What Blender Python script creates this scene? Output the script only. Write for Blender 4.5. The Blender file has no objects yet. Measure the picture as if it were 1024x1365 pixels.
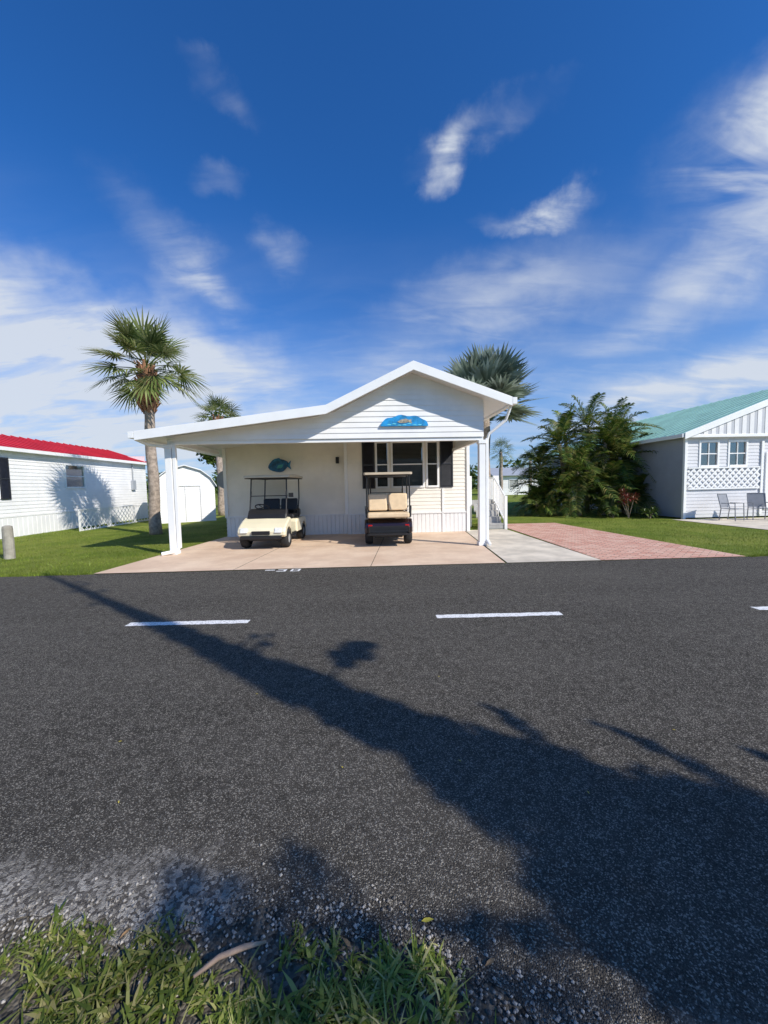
import bpy, math, random
import numpy as np
from mathutils import Vector, Matrix
random.seed(7)
R=random.random
def U(a,b): return random.uniform(a,b)
scene=bpy.context.scene
COL=scene.collection
# ------------------------------------------------------------ mesh builder
class MB:
    def __init__(s): s.v=[];s.f=[];s.m=[]
    def add(s,vs,fs,mi=0):
        o=len(s.v); s.v.extend([tuple(p) for p in vs])
        for f in fs: s.f.append(tuple(i+o for i in f)); s.m.append(mi)
    def box(s,x0,x1,y0,y1,z0,z1,mi=0):
        s.add([(x0,y0,z0),(x1,y0,z0),(x1,y1,z0),(x0,y1,z0),(x0,y0,z1),(x1,y0,z1),(x1,y1,z1),(x0,y1,z1)],
              [(0,3,2,1),(4,5,6,7),(0,1,5,4),(1,2,6,5),(2,3,7,6),(3,0,4,7)],mi)
    def cyl(s,p0,p1,r0,r1=None,n=12,mi=0,cap=True):
        if r1 is None:r1=r0
        s.tube([p0,p1],[r0,r1],n,mi,cap)
    def tube(s,pts,rs,n=8,mi=0,cap=True):
        pts=[Vector(p) for p in pts]
        if not hasattr(rs,'__len__'): rs=[rs]*len(pts)
        vs=[];fs=[]
        ref=None
        for i,p in enumerate(pts):
            d=(pts[min(i+1,len(pts)-1)]-pts[max(i-1,0)]).normalized()
            if ref is None:
                ref=Vector((1,0,0)) if abs(d.x)<.8 else Vector((0,1,0))
            a=(ref-d*ref.dot(d)).normalized(); b=d.cross(a); ref=a
            for k in range(n):
                t=2*math.pi*k/n
                vs.append(p+(a*math.cos(t)+b*math.sin(t))*rs[i])
        for i in range(len(pts)-1):
            for k in range(n):
                k2=(k+1)%n
                fs.append((i*n+k,i*n+k2,(i+1)*n+k2,(i+1)*n+k))
        if cap:
            fs.append(tuple(range(n-1,-1,-1))); fs.append(tuple((len(pts)-1)*n+k for k in range(n)))
        s.add(vs,fs,mi)
    def lathe(s,prof,c,n=28,mi=0):
        vs=[];fs=[]
        for (x,r) in prof:
            for k in range(n):
                t=2*math.pi*k/n
                vs.append((c[0]+x,c[1]+r*math.cos(t),c[2]+r*math.sin(t)))
        L=len(prof)
        for i in range(L-1):
            for k in range(n):
                k2=(k+1)%n
                fs.append((i*n+k,i*n+k2,(i+1)*n+k2,(i+1)*n+k))
        s.add(vs,fs,mi)
    def prism_x(s,prof,xs,mi=0):
        n=len(prof); cy=sum(p[0] for p in prof)/n; cz=sum(p[1] for p in prof)/n
        vs=[];fs=[]
        for (x,sc) in xs:
            for (y,z) in prof: vs.append((x,cy+(y-cy)*sc,cz+(z-cz)*sc))
        for i in range(len(xs)-1):
            for k in range(n):
                k2=(k+1)%n
                fs.append((i*n+k,(i+1)*n+k,(i+1)*n+k2,i*n+k2))
        fs.append(tuple(range(n))); fs.append(tuple((len(xs)-1)*n+k for k in range(n-1,-1,-1)))
        s.add(vs,fs,mi)
    def obj(s,name,mats,parent=None,bevel=0,smooth=False,bseg=2):
        me=bpy.data.meshes.new(name)
        me.from_pydata(s.v,[],s.f)
        if not isinstance(mats,(list,tuple)): mats=[mats]
        for m in mats: me.materials.append(m)
        me.polygons.foreach_set('material_index',s.m)
        if smooth: me.polygons.foreach_set('use_smooth',[True]*len(s.f))
        me.update()
        o=bpy.data.objects.new(name,me); COL.objects.link(o)
        if parent: o.parent=parent
        if bevel:
            b=o.modifiers.new('bevel','BEVEL'); b.width=bevel; b.segments=bseg; b.limit_method='ANGLE'; b.angle_limit=math.radians(35)
        return o
def thing(name,label,cat,loc=(0,0,0),rz=0,group=None):
    e=bpy.data.objects.new(name,None); COL.objects.link(e); e.empty_display_size=.3
    e.location=loc; e.rotation_euler=(0,0,math.radians(rz))
    e['label']=label; e['category']=cat
    if group: e['group']=group
    return e
def tag(o,label,cat,group=None):
    o['label']=label;o['category']=cat
    if group:o['group']=group
def empty(name,parent,loc=(0,0,0)):
    e=bpy.data.objects.new(name,None);COL.objects.link(e);e.empty_display_size=.1;e.parent=parent;e.location=loc;return e
# ------------------------------------------------------------ materials
def N(nt,t,**k):
    n=nt.nodes.new(t)
    for a,b in k.items(): setattr(n,a,b)
    return n
def rgb(c): return (c[0],c[1],c[2],1)
def mixc(nt,fac,a,b,bt='MIX'):
    n=N(nt,'ShaderNodeMix',data_type='RGBA',blend_type=bt)
    for s,v in ((0,fac),(6,a),(7,b)):
        if isinstance(v,(tuple,list)): n.inputs[s].default_value=rgb(v)
        elif isinstance(v,(int,float)): n.inputs[s].default_value=v
        else: nt.links.new(v,n.inputs[s])
    return n.outputs[2]
def mth(nt,op,a,b=0,c=0):
    n=N(nt,'ShaderNodeMath',operation=op)
    for s,v in ((0,a),(1,b),(2,c)):
        if isinstance(v,(int,float)): n.inputs[s].default_value=v
        else: nt.links.new(v,n.inputs[s])
    return n.outputs[0]
def ramp(nt,v,a,b,lo=0,hi=1,sm=True):
    n=N(nt,'ShaderNodeMapRange'); n.interpolation_type='SMOOTHSTEP' if sm else 'LINEAR'
    nt.links.new(v,n.inputs[0]); n.inputs[1].default_value=a;n.inputs[2].default_value=b;n.inputs[3].default_value=lo;n.inputs[4].default_value=hi
    return n.outputs[0]
def noise(nt,vec,scale,detail=4,rough=.55,dist=0):
    n=N(nt,'ShaderNodeTexNoise'); n.inputs['Scale'].default_value=scale;n.inputs['Detail'].default_value=detail
    n.inputs['Roughness'].default_value=rough;n.inputs['Distortion'].default_value=dist
    if vec is not None: nt.links.new(vec,n.inputs['Vector'])
    return n.outputs[0]
def base(name):
    m=bpy.data.materials.new(name); m.use_nodes=True
    nt=m.node_tree; b=nt.nodes['Principled BSDF']
    tc=N(nt,'ShaderNodeTexCoord').outputs['Object']
    return m,nt,b,tc
def bump(nt,b,h,st=.3,d=.01):
    n=N(nt,'ShaderNodeBump'); n.inputs['Strength'].default_value=st;n.inputs['Distance'].default_value=d
    nt.links.new(h,n.inputs['Height']); nt.links.new(n.outputs[0],b.inputs['Normal'])
def simple(name,c,rough=.6,var=.12,scale=4,metal=0,bst=.15,bsc=60,coat=0):
    m,nt,b,tc=base(name)
    n1=noise(nt,tc,scale,4,.6)
    f=ramp(nt,n1,.3,.7)
    nt.links.new(mixc(nt,f,tuple(x*(1-var) for x in c),tuple(min(1,x*(1+var*.6)) for x in c)),b.inputs['Base Color'])
    b.inputs['Roughness'].default_value=rough;b.inputs['Metallic'].default_value=metal
    if coat: b.inputs['Coat Weight'].default_value=coat
    if bst: bump(nt,b,noise(nt,tc,bsc,2),bst,.003)
    return m
M={}
M['white']=simple('white_paint',(.82,.81,.79),.45,.06,1.5)
M['siding']=simple('cream_white_vinyl_siding',(.87,.82,.72),.45,.08,1.2)
M['whitesid']=simple('white_vinyl_siding',(.84,.83,.81),.45,.07,1.2)
M['trim']=simple('white_trim',(.86,.86,.84),.4,.04,2)
M['roofwhite']=simple('white_roof_metal',(.75,.76,.77),.4,.08,1)
M['bluegray']=simple('blue_gray_siding',(.34,.36,.40),.55,.08,1.2)
M['lightgray']=simple('light_gray_boards',(.36,.38,.41),.5,.06,1.5)
M['stripegray']=simple('gable_stripe_gray',(.52,.53,.55),.5,.06,1.5)
M['palegray']=simple('pale_gray_siding',(.66,.66,.67),.5,.06,1.5)
M['teal']=simple('teal_metal_roof',(.30,.52,.44),.4,.14,1.2)
M['red']=simple('red_metal_roof',(.52,.028,.045),.45,.15,1.2)
M['shutter']=simple('dark_shutter',(.018,.02,.028),.5,.2,8)
M['black']=simple('black_plastic',(.012,.012,.013),.45,.2,8)
M['rubber']=simple('tyre_rubber',(.018,.018,.018),.85,.3,12)
M['cream']=simple('cream_cart_paint',(.82,.74,.52),.3,.05,2,bst=0,coat=.5)
M['blackpaint']=simple('near_black_maroon_cart_paint',(.016,.007,.009),.25,.1,2,bst=0,coat=.6)
M['tanseat']=simple('tan_vinyl_seat',(.74,.56,.35),.5,.1,6)
M['blackseat']=simple('black_vinyl_seat',(.02,.02,.022),.5,.1,6)
M['tanroof']=simple('tan_canopy_plastic',(.42,.35,.25),.5,.1,3)
M['creamroof']=simple('cream_canopy_plastic',(.62,.56,.42),.5,.1,3)
M['rim']=simple('wheel_cover_gray',(.45,.45,.44),.4,.1,10,metal=.3)
M['redlens']=simple('red_lens',(.5,.01,.01),.2,.1,20,bst=0)
M['lens']=simple('clear_lens',(.75,.75,.72),.1,.1,20,bst=0)
M['concrete']=simple('warm_pale_concrete',(.66,.58,.46),.85,.22,1.6,bst=.4)
M['step']=simple('gray_step',(.40,.39,.37),.8,.15,5)
M['chairmetal']=simple('chair_gray_metal',(.22,.23,.25),.5,.1,5)
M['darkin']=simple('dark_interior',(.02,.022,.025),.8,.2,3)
M['blind']=simple('white_blind',(.26,.26,.26),.6,.05,3)
M['blindlight']=simple('light_blind',(.50,.49,.47),.6,.05,3)
M['wood']=simple('weathered_wood',(.36,.33,.27),.85,.25,6)
M['yellowleaf']=simple('yellow_leaf',(.62,.50,.06),.5,.2,20)
M['brownleaf']=simple('dead_leaf',(.30,.18,.08),.7,.3,20)
M['stick']=simple('dry_stick',(.42,.28,.19),.8,.3,15)
def glassmat():
    m,nt,b,tc=base('window_glass')
    g=N(nt,'ShaderNodeBsdfGlossy'); g.inputs['Roughness'].default_value=.04
    t=N(nt,'ShaderNodeBsdfTransparent'); t.inputs[0].default_value=(.72,.73,.72,1)
    fr=N(nt,'ShaderNodeFresnel'); fr.inputs[0].default_value=1.5
    f=mth(nt,'MULTIPLY',fr.outputs[0],.3)
    mx=N(nt,'ShaderNodeMixShader'); nt.links.new(f,mx.inputs[0]);nt.links.new(t.outputs[0],mx.inputs[1]);nt.links.new(g.outputs[0],mx.inputs[2])
    nt.links.new(mx.outputs[0],nt.nodes['Material Output'].inputs[0])
    return m
M['glass']=glassmat()
def foliage(name,cols,trans=.3,rough=.5):
    m,nt,b,tc=base(name)
    geo=N(nt,'ShaderNodeNewGeometry')
    cr=N(nt,'ShaderNodeValToRGB'); el=cr.color_ramp.elements
    el[0].color=rgb(cols[0]);el[0].position=0; el[1].color=rgb(cols[-1]);el[1].position=1
    for i,c in enumerate(cols[1:-1]):
        e=el.new((i+1)/(len(cols)-1)); e.color=rgb(c)
    nt.links.new(geo.outputs['Random Per Island'],cr.inputs[0])
    nz=ramp(nt,noise(nt,tc,1.3,2),.3,.7,.6,1.3)
    c=mixc(nt,1.0,cr.outputs[0],nz,'MULTIPLY')
    nt.links.new(c,b.inputs['Base Color']); b.inputs['Roughness'].default_value=rough
    b.inputs['Specular IOR Level'].default_value=.3
    if trans<=0: return m
    tr=N(nt,'ShaderNodeBsdfTranslucent'); nt.links.new(c,tr.inputs[0])
    mx=N(nt,'ShaderNodeMixShader'); mx.inputs[0].default_value=trans
    nt.links.new(b.outputs[0],mx.inputs[1]);nt.links.new(tr.outputs[0],mx.inputs[2])
    nt.links.new(mx.outputs[0],nt.nodes['Material Output'].inputs[0])
    return m
M['sabal']=foliage('sabal_frond',[(.08,.12,.03),(.14,.19,.05),(.24,.28,.09),(.36,.36,.16)],.4)
M['bismarck']=foliage('silver_palm_frond',[(.13,.17,.12),(.22,.27,.20),(.38,.43,.34)],.4)
M['areca']=foliage('clump_palm_frond',[(.03,.07,.012),(.07,.125,.018),(.14,.19,.03),(.28,.24,.07)],.35)
M['leaf']=foliage('broad_leaf',[(.035,.07,.015),(.07,.115,.02),(.12,.17,.03)],.25)
M['shadeleaf']=foliage('roadside_tree_leaf',[(.03,.06,.015),(.06,.10,.02)],0)
M['redleafplant']=foliage('red_leaf_plant',[(.30,.04,.04),(.14,.10,.03),(.36,.08,.08)])
M['grass']=foliage('grass_blade',[(.08,.12,.02),(.17,.23,.035),(.28,.32,.07),(.50,.44,.20)],.35)
M['lawnblade']=foliage('lawn_blade',[(.13,.19,.02),(.20,.27,.03),(.29,.35,.06)],.3)
M['bark']=simple('palm_bark',(.36,.29,.23),.9,.4,9,bst=.8,bsc=25)
M['boot']=simple('palm_boot',(.34,.17,.09),.9,.5,7,bst=.6,bsc=30)
def lawnmat():
    m,nt,b,tc=base('lawn')
    big=ramp(nt,noise(nt,tc,.6,5,.65),.32,.68); fine=ramp(nt,noise(nt,tc,45,5,.75),.3,.7)
    c=mixc(nt,big,(.16,.23,.03),(.33,.36,.07)); c=mixc(nt,fine,mixc(nt,.6,c,(.05,.07,.01)),c)
    nt.links.new(c,b.inputs['Base Color']); b.inputs['Roughness'].default_value=.9;b.inputs['Specular IOR Level'].default_value=.1
    bump(nt,b,noise(nt,tc,60,3,.8),1,.03)
    return m
M['lawn']=lawnmat()
def asphalt():
    m,nt,b,tc=base('asphalt')
    v=N(nt,'ShaderNodeTexVoronoi'); v.inputs['Scale'].default_value=210; nt.links.new(tc,v.inputs['Vector'])
    sep=N(nt,'ShaderNodeSeparateColor'); nt.links.new(v.outputs['Color'],sep.inputs[0])
    r=sep.outputs[0]
    mpx=N(nt,'ShaderNodeMapping'); mpx.inputs['Scale'].default_value=(.35,1,1); nt.links.new(tc,mpx.inputs[0])
    big=noise(nt,mpx.outputs[0],.9,5,.6); med=noise(nt,tc,14,4,.7)
    speck=ramp(nt,mth(nt,'ADD',r,mth(nt,'MULTIPLY',med,.3)),.84,1.15)
    c0=mixc(nt,ramp(nt,big,.3,.72),(.026,.023,.0195),(.060,.054,.046))
    c0=mixc(nt,ramp(nt,med,.35,.7),c0,mixc(nt,.4,c0,(.11,.099,.086)))
    c1=mixc(nt,speck,c0,(.36,.33,.275))
    v2=N(nt,'ShaderNodeTexVoronoi'); v2.inputs['Scale'].default_value=400; nt.links.new(tc,v2.inputs['Vector'])
    s2=N(nt,'ShaderNodeSeparateColor'); nt.links.new(v2.outputs['Color'],s2.inputs[0])
    c1=mixc(nt,ramp(nt,s2.outputs[1],.5,.95,0,.55),c1,(.17,.155,.13))
    sx=N(nt,'ShaderNodeSeparateXYZ'); nt.links.new(tc,sx.inputs[0])
    e=mth(nt,'ADD',sx.outputs[1],mth(nt,'MULTIPLY',mth(nt,'SUBTRACT',noise(nt,tc,5,5,.7),.5),.55))
    e=mth(nt,'ADD',e,ramp(nt,sx.outputs[0],-.75,-.05,0,.55))
    edge=ramp(nt,e,1.56,1.28)
    v3=N(nt,'ShaderNodeTexVoronoi'); v3.inputs['Scale'].default_value=75; nt.links.new(tc,v3.inputs['Vector'])
    s3=N(nt,'ShaderNodeSeparateColor'); nt.links.new(v3.outputs['Color'],s3.inputs[0])
    gcol=mixc(nt,ramp(nt,s3.outputs[2],.2,.9),(.11,.10,.09),(.50,.465,.41))
    c2=mixc(nt,mth(nt,'MULTIPLY',edge,.8),c1,gcol)
    nt.links.new(c2,b.inputs['Base Color']); b.inputs['Roughness'].default_value=.85
    b.inputs['Specular IOR Level'].default_value=.1
    h=mth(nt,'ADD',mth(nt,'SUBTRACT',1,mth(nt,'MULTIPLY',v.outputs['Distance'],1.2)),mth(nt,'MULTIPLY',med,.8))
    bump(nt,b,h,.9,.006)
    return m
M['asphalt']=asphalt()
def dirt():
    m,nt,b,tc=base('gravel_dirt')
    v=N(nt,'ShaderNodeTexVoronoi'); v.inputs['Scale'].default_value=80; nt.links.new(tc,v.inputs['Vector'])
    s=N(nt,'ShaderNodeSeparateColor'); nt.links.new(v.outputs['Color'],s.inputs[0])
    nt.links.new(mixc(nt,s.outputs[0],(.03,.025,.018),(.16,.14,.11)),b.inputs['Base Color']); b.inputs['Roughness'].default_value=.95
    bump(nt,b,v.outputs['Distance'],.8,-.01)
    return m
M['dirt']=dirt()
def paintmat():
    m,nt,b,tc=base('worn_white_road_paint')
    n=ramp(nt,noise(nt,tc,60,5,.8),.38,.47)
    nt.links.new(mixc(nt,n,(.16,.16,.16),(.80,.79,.77)),b.inputs['Base Color']);b.inputs['Roughness'].default_value=.7
    bump(nt,b,noise(nt,tc,120,3),.4,.003)
    return m
M['paint']=paintmat()
def drive():
    m,nt,b,tc=base('tan_stained_concrete')
    f=ramp(nt,noise(nt,tc,1.1,6,.65),.3,.7); g=ramp(nt,noise(nt,tc,25,5,.7),.3,.7)
    c=mixc(nt,f,(.64,.45,.31),(.80,.61,.44)); c=mixc(nt,mth(nt,'MULTIPLY',g,.2),c,(.48,.35,.24))
    st=ramp(nt,noise(nt,tc,.8,4,.6,1.5),.58,.70,0,.35); c=mixc(nt,st,c,(.44,.32,.22))
    nt.links.new(c,b.inputs['Base Color']);b.inputs['Roughness'].default_value=.75
    bump(nt,b,noise(nt,tc,90,3),.3,.004)
    return m
M['drive']=drive()
def paver():
    m,nt,b,tc=base('brick_pavers')
    mp=N(nt,'ShaderNodeMapping'); mp.inputs['Rotation'].default_value=(0,0,math.radians(45)); nt.links.new(tc,mp.inputs[0])
    br=N(nt,'ShaderNodeTexBrick'); br.inputs['Scale'].default_value=1; br.inputs['Brick Width'].default_value=.23;br.inputs['Row Height'].default_value=.115
    br.inputs['Mortar Size'].default_value=.008; nt.links.new(mp.outputs[0],br.inputs['Vector'])
    br.inputs['Color1'].default_value=(.58,.26,.18,1);br.inputs['Color2'].default_value=(.74,.47,.35,1);br.inputs['Mortar'].default_value=(.18,.13,.10,1)
    br.inputs['Bias'].default_value=-.05
    c=mixc(nt,ramp(nt,noise(nt,tc,2,5),.3,.75,0,.3),br.outputs[0],(.64,.44,.33))
    nt.links.new(c,b.inputs['Base Color']);b.inputs['Roughness'].default_value=.85
    bump(nt,b,br.outputs['Fac'],.5,-.006)
    return m
M['paver']=paver()
def rockmat():
    m,nt,b,tc=base('pebble')
    geo=N(nt,'ShaderNodeNewGeometry')
    nt.links.new(mixc(nt,geo.outputs['Random Per Island'],(.06,.055,.05),(.42,.39,.35)),b.inputs['Base Color']);b.inputs['Roughness'].default_value=.9
    return m
M['pebble']=rockmat()
# ------------------------------------------------------------ camera & light
cam=bpy.data.objects.new('camera',bpy.data.cameras.new('camera')); COL.objects.link(cam)
cam.data.sensor_fit='VERTICAL'; cam.data.sensor_height=36; cam.data.sensor_width=27
cam.data.lens=13.53; cam.data.clip_end=3000; cam.data.clip_start=.05
cam.matrix_world=Matrix.Translation((0,0,1.5))@Matrix.Rotation(math.radians(90-3.8),4,'X')@Matrix.Rotation(math.radians(-1.2),4,'Z')
scene.camera=cam
EL=math.radians(37)
sd=Vector((.8,-.6,0))*math.cos(EL)+Vector((0,0,math.sin(EL)))
sun=bpy.data.lights.new('sun','SUN'); sun.energy=5.0; sun.angle=math.radians(.5); sun.color=(1,.94,.85)
so=bpy.data.objects.new('sun',sun); COL.objects.link(so); so.rotation_euler=(-sd).to_track_quat('-Z','Y').to_euler(); so.location=(10,-10,20)
scene.view_settings.view_transform='Standard'; scene.view_settings.look='None'; scene.view_settings.exposure=0
# ------------------------------------------------------------ world
w=bpy.data.worlds.new('World'); scene.world=w; w.use_nodes=True
nt=w.node_tree; bg=nt.nodes['Background']
sky=N(nt,'ShaderNodeTexSky',sky_type='NISHITA'); sky.sun_disc=False; sky.sun_elevation=EL; sky.sun_rotation=math.radians(126.9)
sky.air_density=1.0; sky.dust_density=.6; sky.ozone_density=2.0
gen=N(nt,'ShaderNodeTexCoord').outputs['Generated']
def vdot(v,c):
    n=N(nt,'ShaderNodeVectorMath',operation='DOT_PRODUCT'); nt.links.new(v,n.inputs[0]); n.inputs[1].default_value=c; return n.outputs['Value']
def vop(op,a,b):
    n=N(nt,'ShaderNodeVectorMath',operation=op)
    for s,v in ((0,a),(1,b)):
        if isinstance(v,tuple): n.inputs[s].default_value=v
        else: nt.links.new(v,n.inputs[s])
    return n.outputs[0]
sx=N(nt,'ShaderNodeSeparateXYZ'); nt.links.new(gen,sx.inputs[0])
zz=mth(nt,'MAXIMUM',sx.outputs[2],.03)
den=mth(nt,'ADD',zz,.22)
cp=N(nt,'ShaderNodeCombineXYZ'); nt.links.new(mth(nt,'DIVIDE',sx.outputs[0],den),cp.inputs[0]); nt.links.new(mth(nt,'DIVIDE',sx.outputs[1],den),cp.inputs[1])
P=cp.outputs[0]
def wisp(rot,sc,scale,det,ro,dist):
    mp=N(nt,'ShaderNodeMapping'); mp.inputs['Rotation'].default_value=(0,0,math.radians(rot)); mp.inputs['Scale'].default_value=sc; nt.links.new(P,mp.inputs[0])
    return noise(nt,mp.outputs[0],scale,det,ro,dist)
streak=wisp(-35,(.8,1.7,1),1.7,6,.55,.5)
fine=wisp(35,(.9,2.6,1),3.6,5,.55,.8)
fine2=wisp(-50,(.8,2.6,1),3.2,5,.55,.8)
wn=N(nt,'ShaderNodeTexNoise'); wn.inputs['Scale'].default_value=5.5; wn.inputs['Detail'].default_value=6; wn.inputs['Roughness'].default_value=.58; nt.links.new(gen,wn.inputs['Vector'])
warp=vop('SCALE',vop('SUBTRACT',wn.outputs['Color'],(.5,.5,.5)),(0,0,0)); warp.node.inputs['Scale'].default_value=.19
D=vop('ADD',gen,warp)
def blob(x,z,ax,az,rot,st,soft=1.0):
    c=Vector((x,1,z)).normalized(); h=c.cross(Vector((0,0,1))).normalized(); v=h.cross(c).normalized()
    r=math.radians(rot); t1=h*math.cos(r)+v*math.sin(r); t2=-h*math.sin(r)+v*math.cos(r)
    a=mth(nt,'DIVIDE',vdot(D,tuple(t1)),ax); b=mth(nt,'DIVIDE',vdot(D,tuple(t2)),az)
    q=mth(nt,'SQRT',mth(nt,'ADD',mth(nt,'MULTIPLY',a,a),mth(nt,'MULTIPLY',b,b)))
    m=ramp(nt,q,1.0,1.0-soft)
    fr=ramp(nt,vdot(gen,tuple(c)),.2,.4)
    return mth(nt,'MULTIPLY',mth(nt,'MULTIPLY',m,fr),st)
bigs=[ (-.98,.40,.52,.19,-24,1.1,.85), (-.45,.30,.34,.14,-12,.8,1),(-1.0,.15,.5,.12,0,.6,1),
     (.25,.44,.44,.13,12,.5,1), (.85,.52,.36,.09,24,.5,1), (.90,.25,.38,.10,8,.8,1)]
smalls=[(.18,.81,.075,.05,55,.85,1),(.26,.86,.16,.04,8,.32,1), (.45,.69,.10,.05,10,.85,1),(.38,.66,.14,.035,-10,.35,1), (.95,.74,.20,.14,-50,.72,1),(1.0,.92,.22,.09,40,.4,1),
     (-.50,.60,.19,.08,-35,.30,1),(-.46,.52,.10,.06,40,.40,1),(-.26,.60,.08,.06,-50,.25,1),(-.4,1.0,.09,.035,-10,.18,1),(-.42,.80,.07,.035,0,.14,1)]
def total(lst):
    tot=None
    for b_ in lst:
        o=blob(*b_); tot=o if tot is None else mth(nt,'ADD',tot,o)
    return tot
tex=mth(nt,'ADD',ramp(nt,streak,.34,.66,.3,.85),mth(nt,'MULTIPLY',ramp(nt,fine,.3,.7),.4))
cl=mth(nt,'MULTIPLY',total(bigs),tex)
tex2=mth(nt,'ADD',mth(nt,'MULTIPLY',ramp(nt,fine,.30,.68),.65),mth(nt,'MULTIPLY',ramp(nt,fine2,.32,.70),.65))
cl=mth(nt,'ADD',cl,mth(nt,'MULTIPLY',total(smalls),tex2))
veil=mth(nt,'MULTIPLY',ramp(nt,sx.outputs[2],.58,.04,0,.65),mth(nt,'ADD',ramp(nt,streak,.34,.78,.2,.75),mth(nt,'MULTIPLY',ramp(nt,fine,.40,.75),.2)))
cl=mth(nt,'ADD',cl,veil)
cl=mth(nt,'MINIMUM',cl,.9)
skyc=mixc(nt,1.0,sky.outputs[0],(.30,.98,1.85),'MULTIPLY')
hz=ramp(nt,sx.outputs[2],.42,0.0,0,.6)
skyc=mixc(nt,hz,skyc,(3.9,6.0,9.2))
cloudc=(8.2,8.8,9.7)
fin=mixc(nt,cl,skyc,cloudc)
nt.links.new(fin,bg.inputs[0]); bg.inputs[1].default_value=.085
# ------------------------------------------------------------ ground
def struct(o): o['kind']='structure'; return o
def poly(name,pts,z,mat,extra=None):
    mb=MB(); mb.add([(x,y,z) for x,y in pts],[tuple(range(len(pts)))]); return struct(mb.obj(name,mat))
mb=MB(); S=1500
mb.add([(-S,-S,0),(S,-S,0),(S,S,0),(-S,S,0)],[(0,1,2,3)]); struct(mb.obj('ground',M['lawn']))
poly('verge',[(-12,.2),(12,.2),(12,2.2),(-12,2.2)],.004,M['dirt'])
def near(x):
    if x<-.1: return 1.22
    if x>.9: return .70
    t=(x+.1)/1.0; return 1.22-.52*t
pts=[(-70,1.2)]
x=-3.2
while x<3.2:
    pts.append((x,near(x)+U(-.03,.03)+.03*math.sin(x*9)+.02*math.sin(x*23))); x+=.03
mb=MB()
nearp=pts+[(70,.7)]
def far(x): return 7.1+.03*x
vs=[];fs=[]
for (a,b) in nearp:
    vs+= [(a,b,.008),(a,far(a),.008)]
for i in range(len(nearp)-1): fs.append((2*i,2*i+2,2*i+3,2*i+1))
mb.add(vs,fs); struct(mb.obj('road',M['asphalt']))
for i,(xa,xb) in enumerate(((-6.4,-5.0),(-2.91,-1.55),(.57,2.0),(4.24,5.65))):
    mb=MB(); a=.013
    n=40; vs=[];fs=[]
    for k in range(n+1):
        xx=xa+(xb-xa)*k/n; yy=4.28+a*xx
        vs+=[(xx,yy-.055+U(-.007,.007),.012),(xx,yy+.055+U(-.007,.007),.012)]
    for k in range(n): fs.append((2*k,2*k+2,2*k+3,2*k+1))
    mb.add(vs,fs); o=struct(mb.obj('lane_marking',M['paint']))
mb=MB()
for (xa,xb,ya,yb) in ((-2.2,-2.02,7.03,7.10),(-1.97,-1.80,6.93,6.98),(-1.97,-1.80,7.07,7.11),(-1.85,-1.80,6.98,7.07),(-1.72,-1.55,6.93,6.97),(-1.72,-1.55,7.09,7.13),(-1.72,-1.68,6.97,7.09),(-1.59,-1.55,6.97,7.09)):
    mb.add([(xa,ya-.09,.0125),(xb,ya-.09,.0125),(xb,yb-.09,.0125),(xa,yb-.09,.0125)],[(0,1,2,3)])
struct(mb.obj('painted_kerb_mark',M['paint']))
def slabgrid(name,c,nx,ny,z,mat,gap=.012):
    FL,FR,BR,BL=[Vector(p) for p in c]
    def at(u,v): return (FL*(1-u)+FR*u)*(1-v)+(BL*(1-u)+BR*u)*v
    mb=MB()
    W=(FR-FL).length;Dp=(BL-FL).length
    for i in range(nx):
        for j in range(ny):
            u0=i/nx+gap/2/W;u1=(i+1)/nx-gap/2/W;v0=j/ny+gap/2/Dp;v1=(j+1)/ny-gap/2/Dp
            q=[at(u0,v0),at(u1,v0),at(u1,v1),at(u0,v1)]
            mb.add([(p.x,p.y,z) for p in q],[(0,1,2,3)])
    q=[at(0,0),at(1,0),at(1,1),at(0,1)]
    mb.add([(p.x,p.y,z-.006) for p in q],[(0,1,2,3)],1)
    return struct(mb.obj(name,[mat,M['dirt']]))
slabgrid('driveway',[(-5.35,6.96),(2.27,7.17),(2.6,12.5),(-5.0,12.2)],3,2,.018,M['drive'])
slabgrid('concrete_pad',[(2.30,7.17),(4.12,7.22),(4.0,12.6),(2.62,12.5)],1,2,.018,M['concrete'])
poly('paver_path',[(4.13,7.24),(6.95,7.32),(6.35,14.3),(4.15,14.3)],.016,M['paver'])
poly('patio',[(11.2,9.9),(24,10.4),(24,14.6),(10.95,14.6)],.014,M['concrete'])
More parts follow.
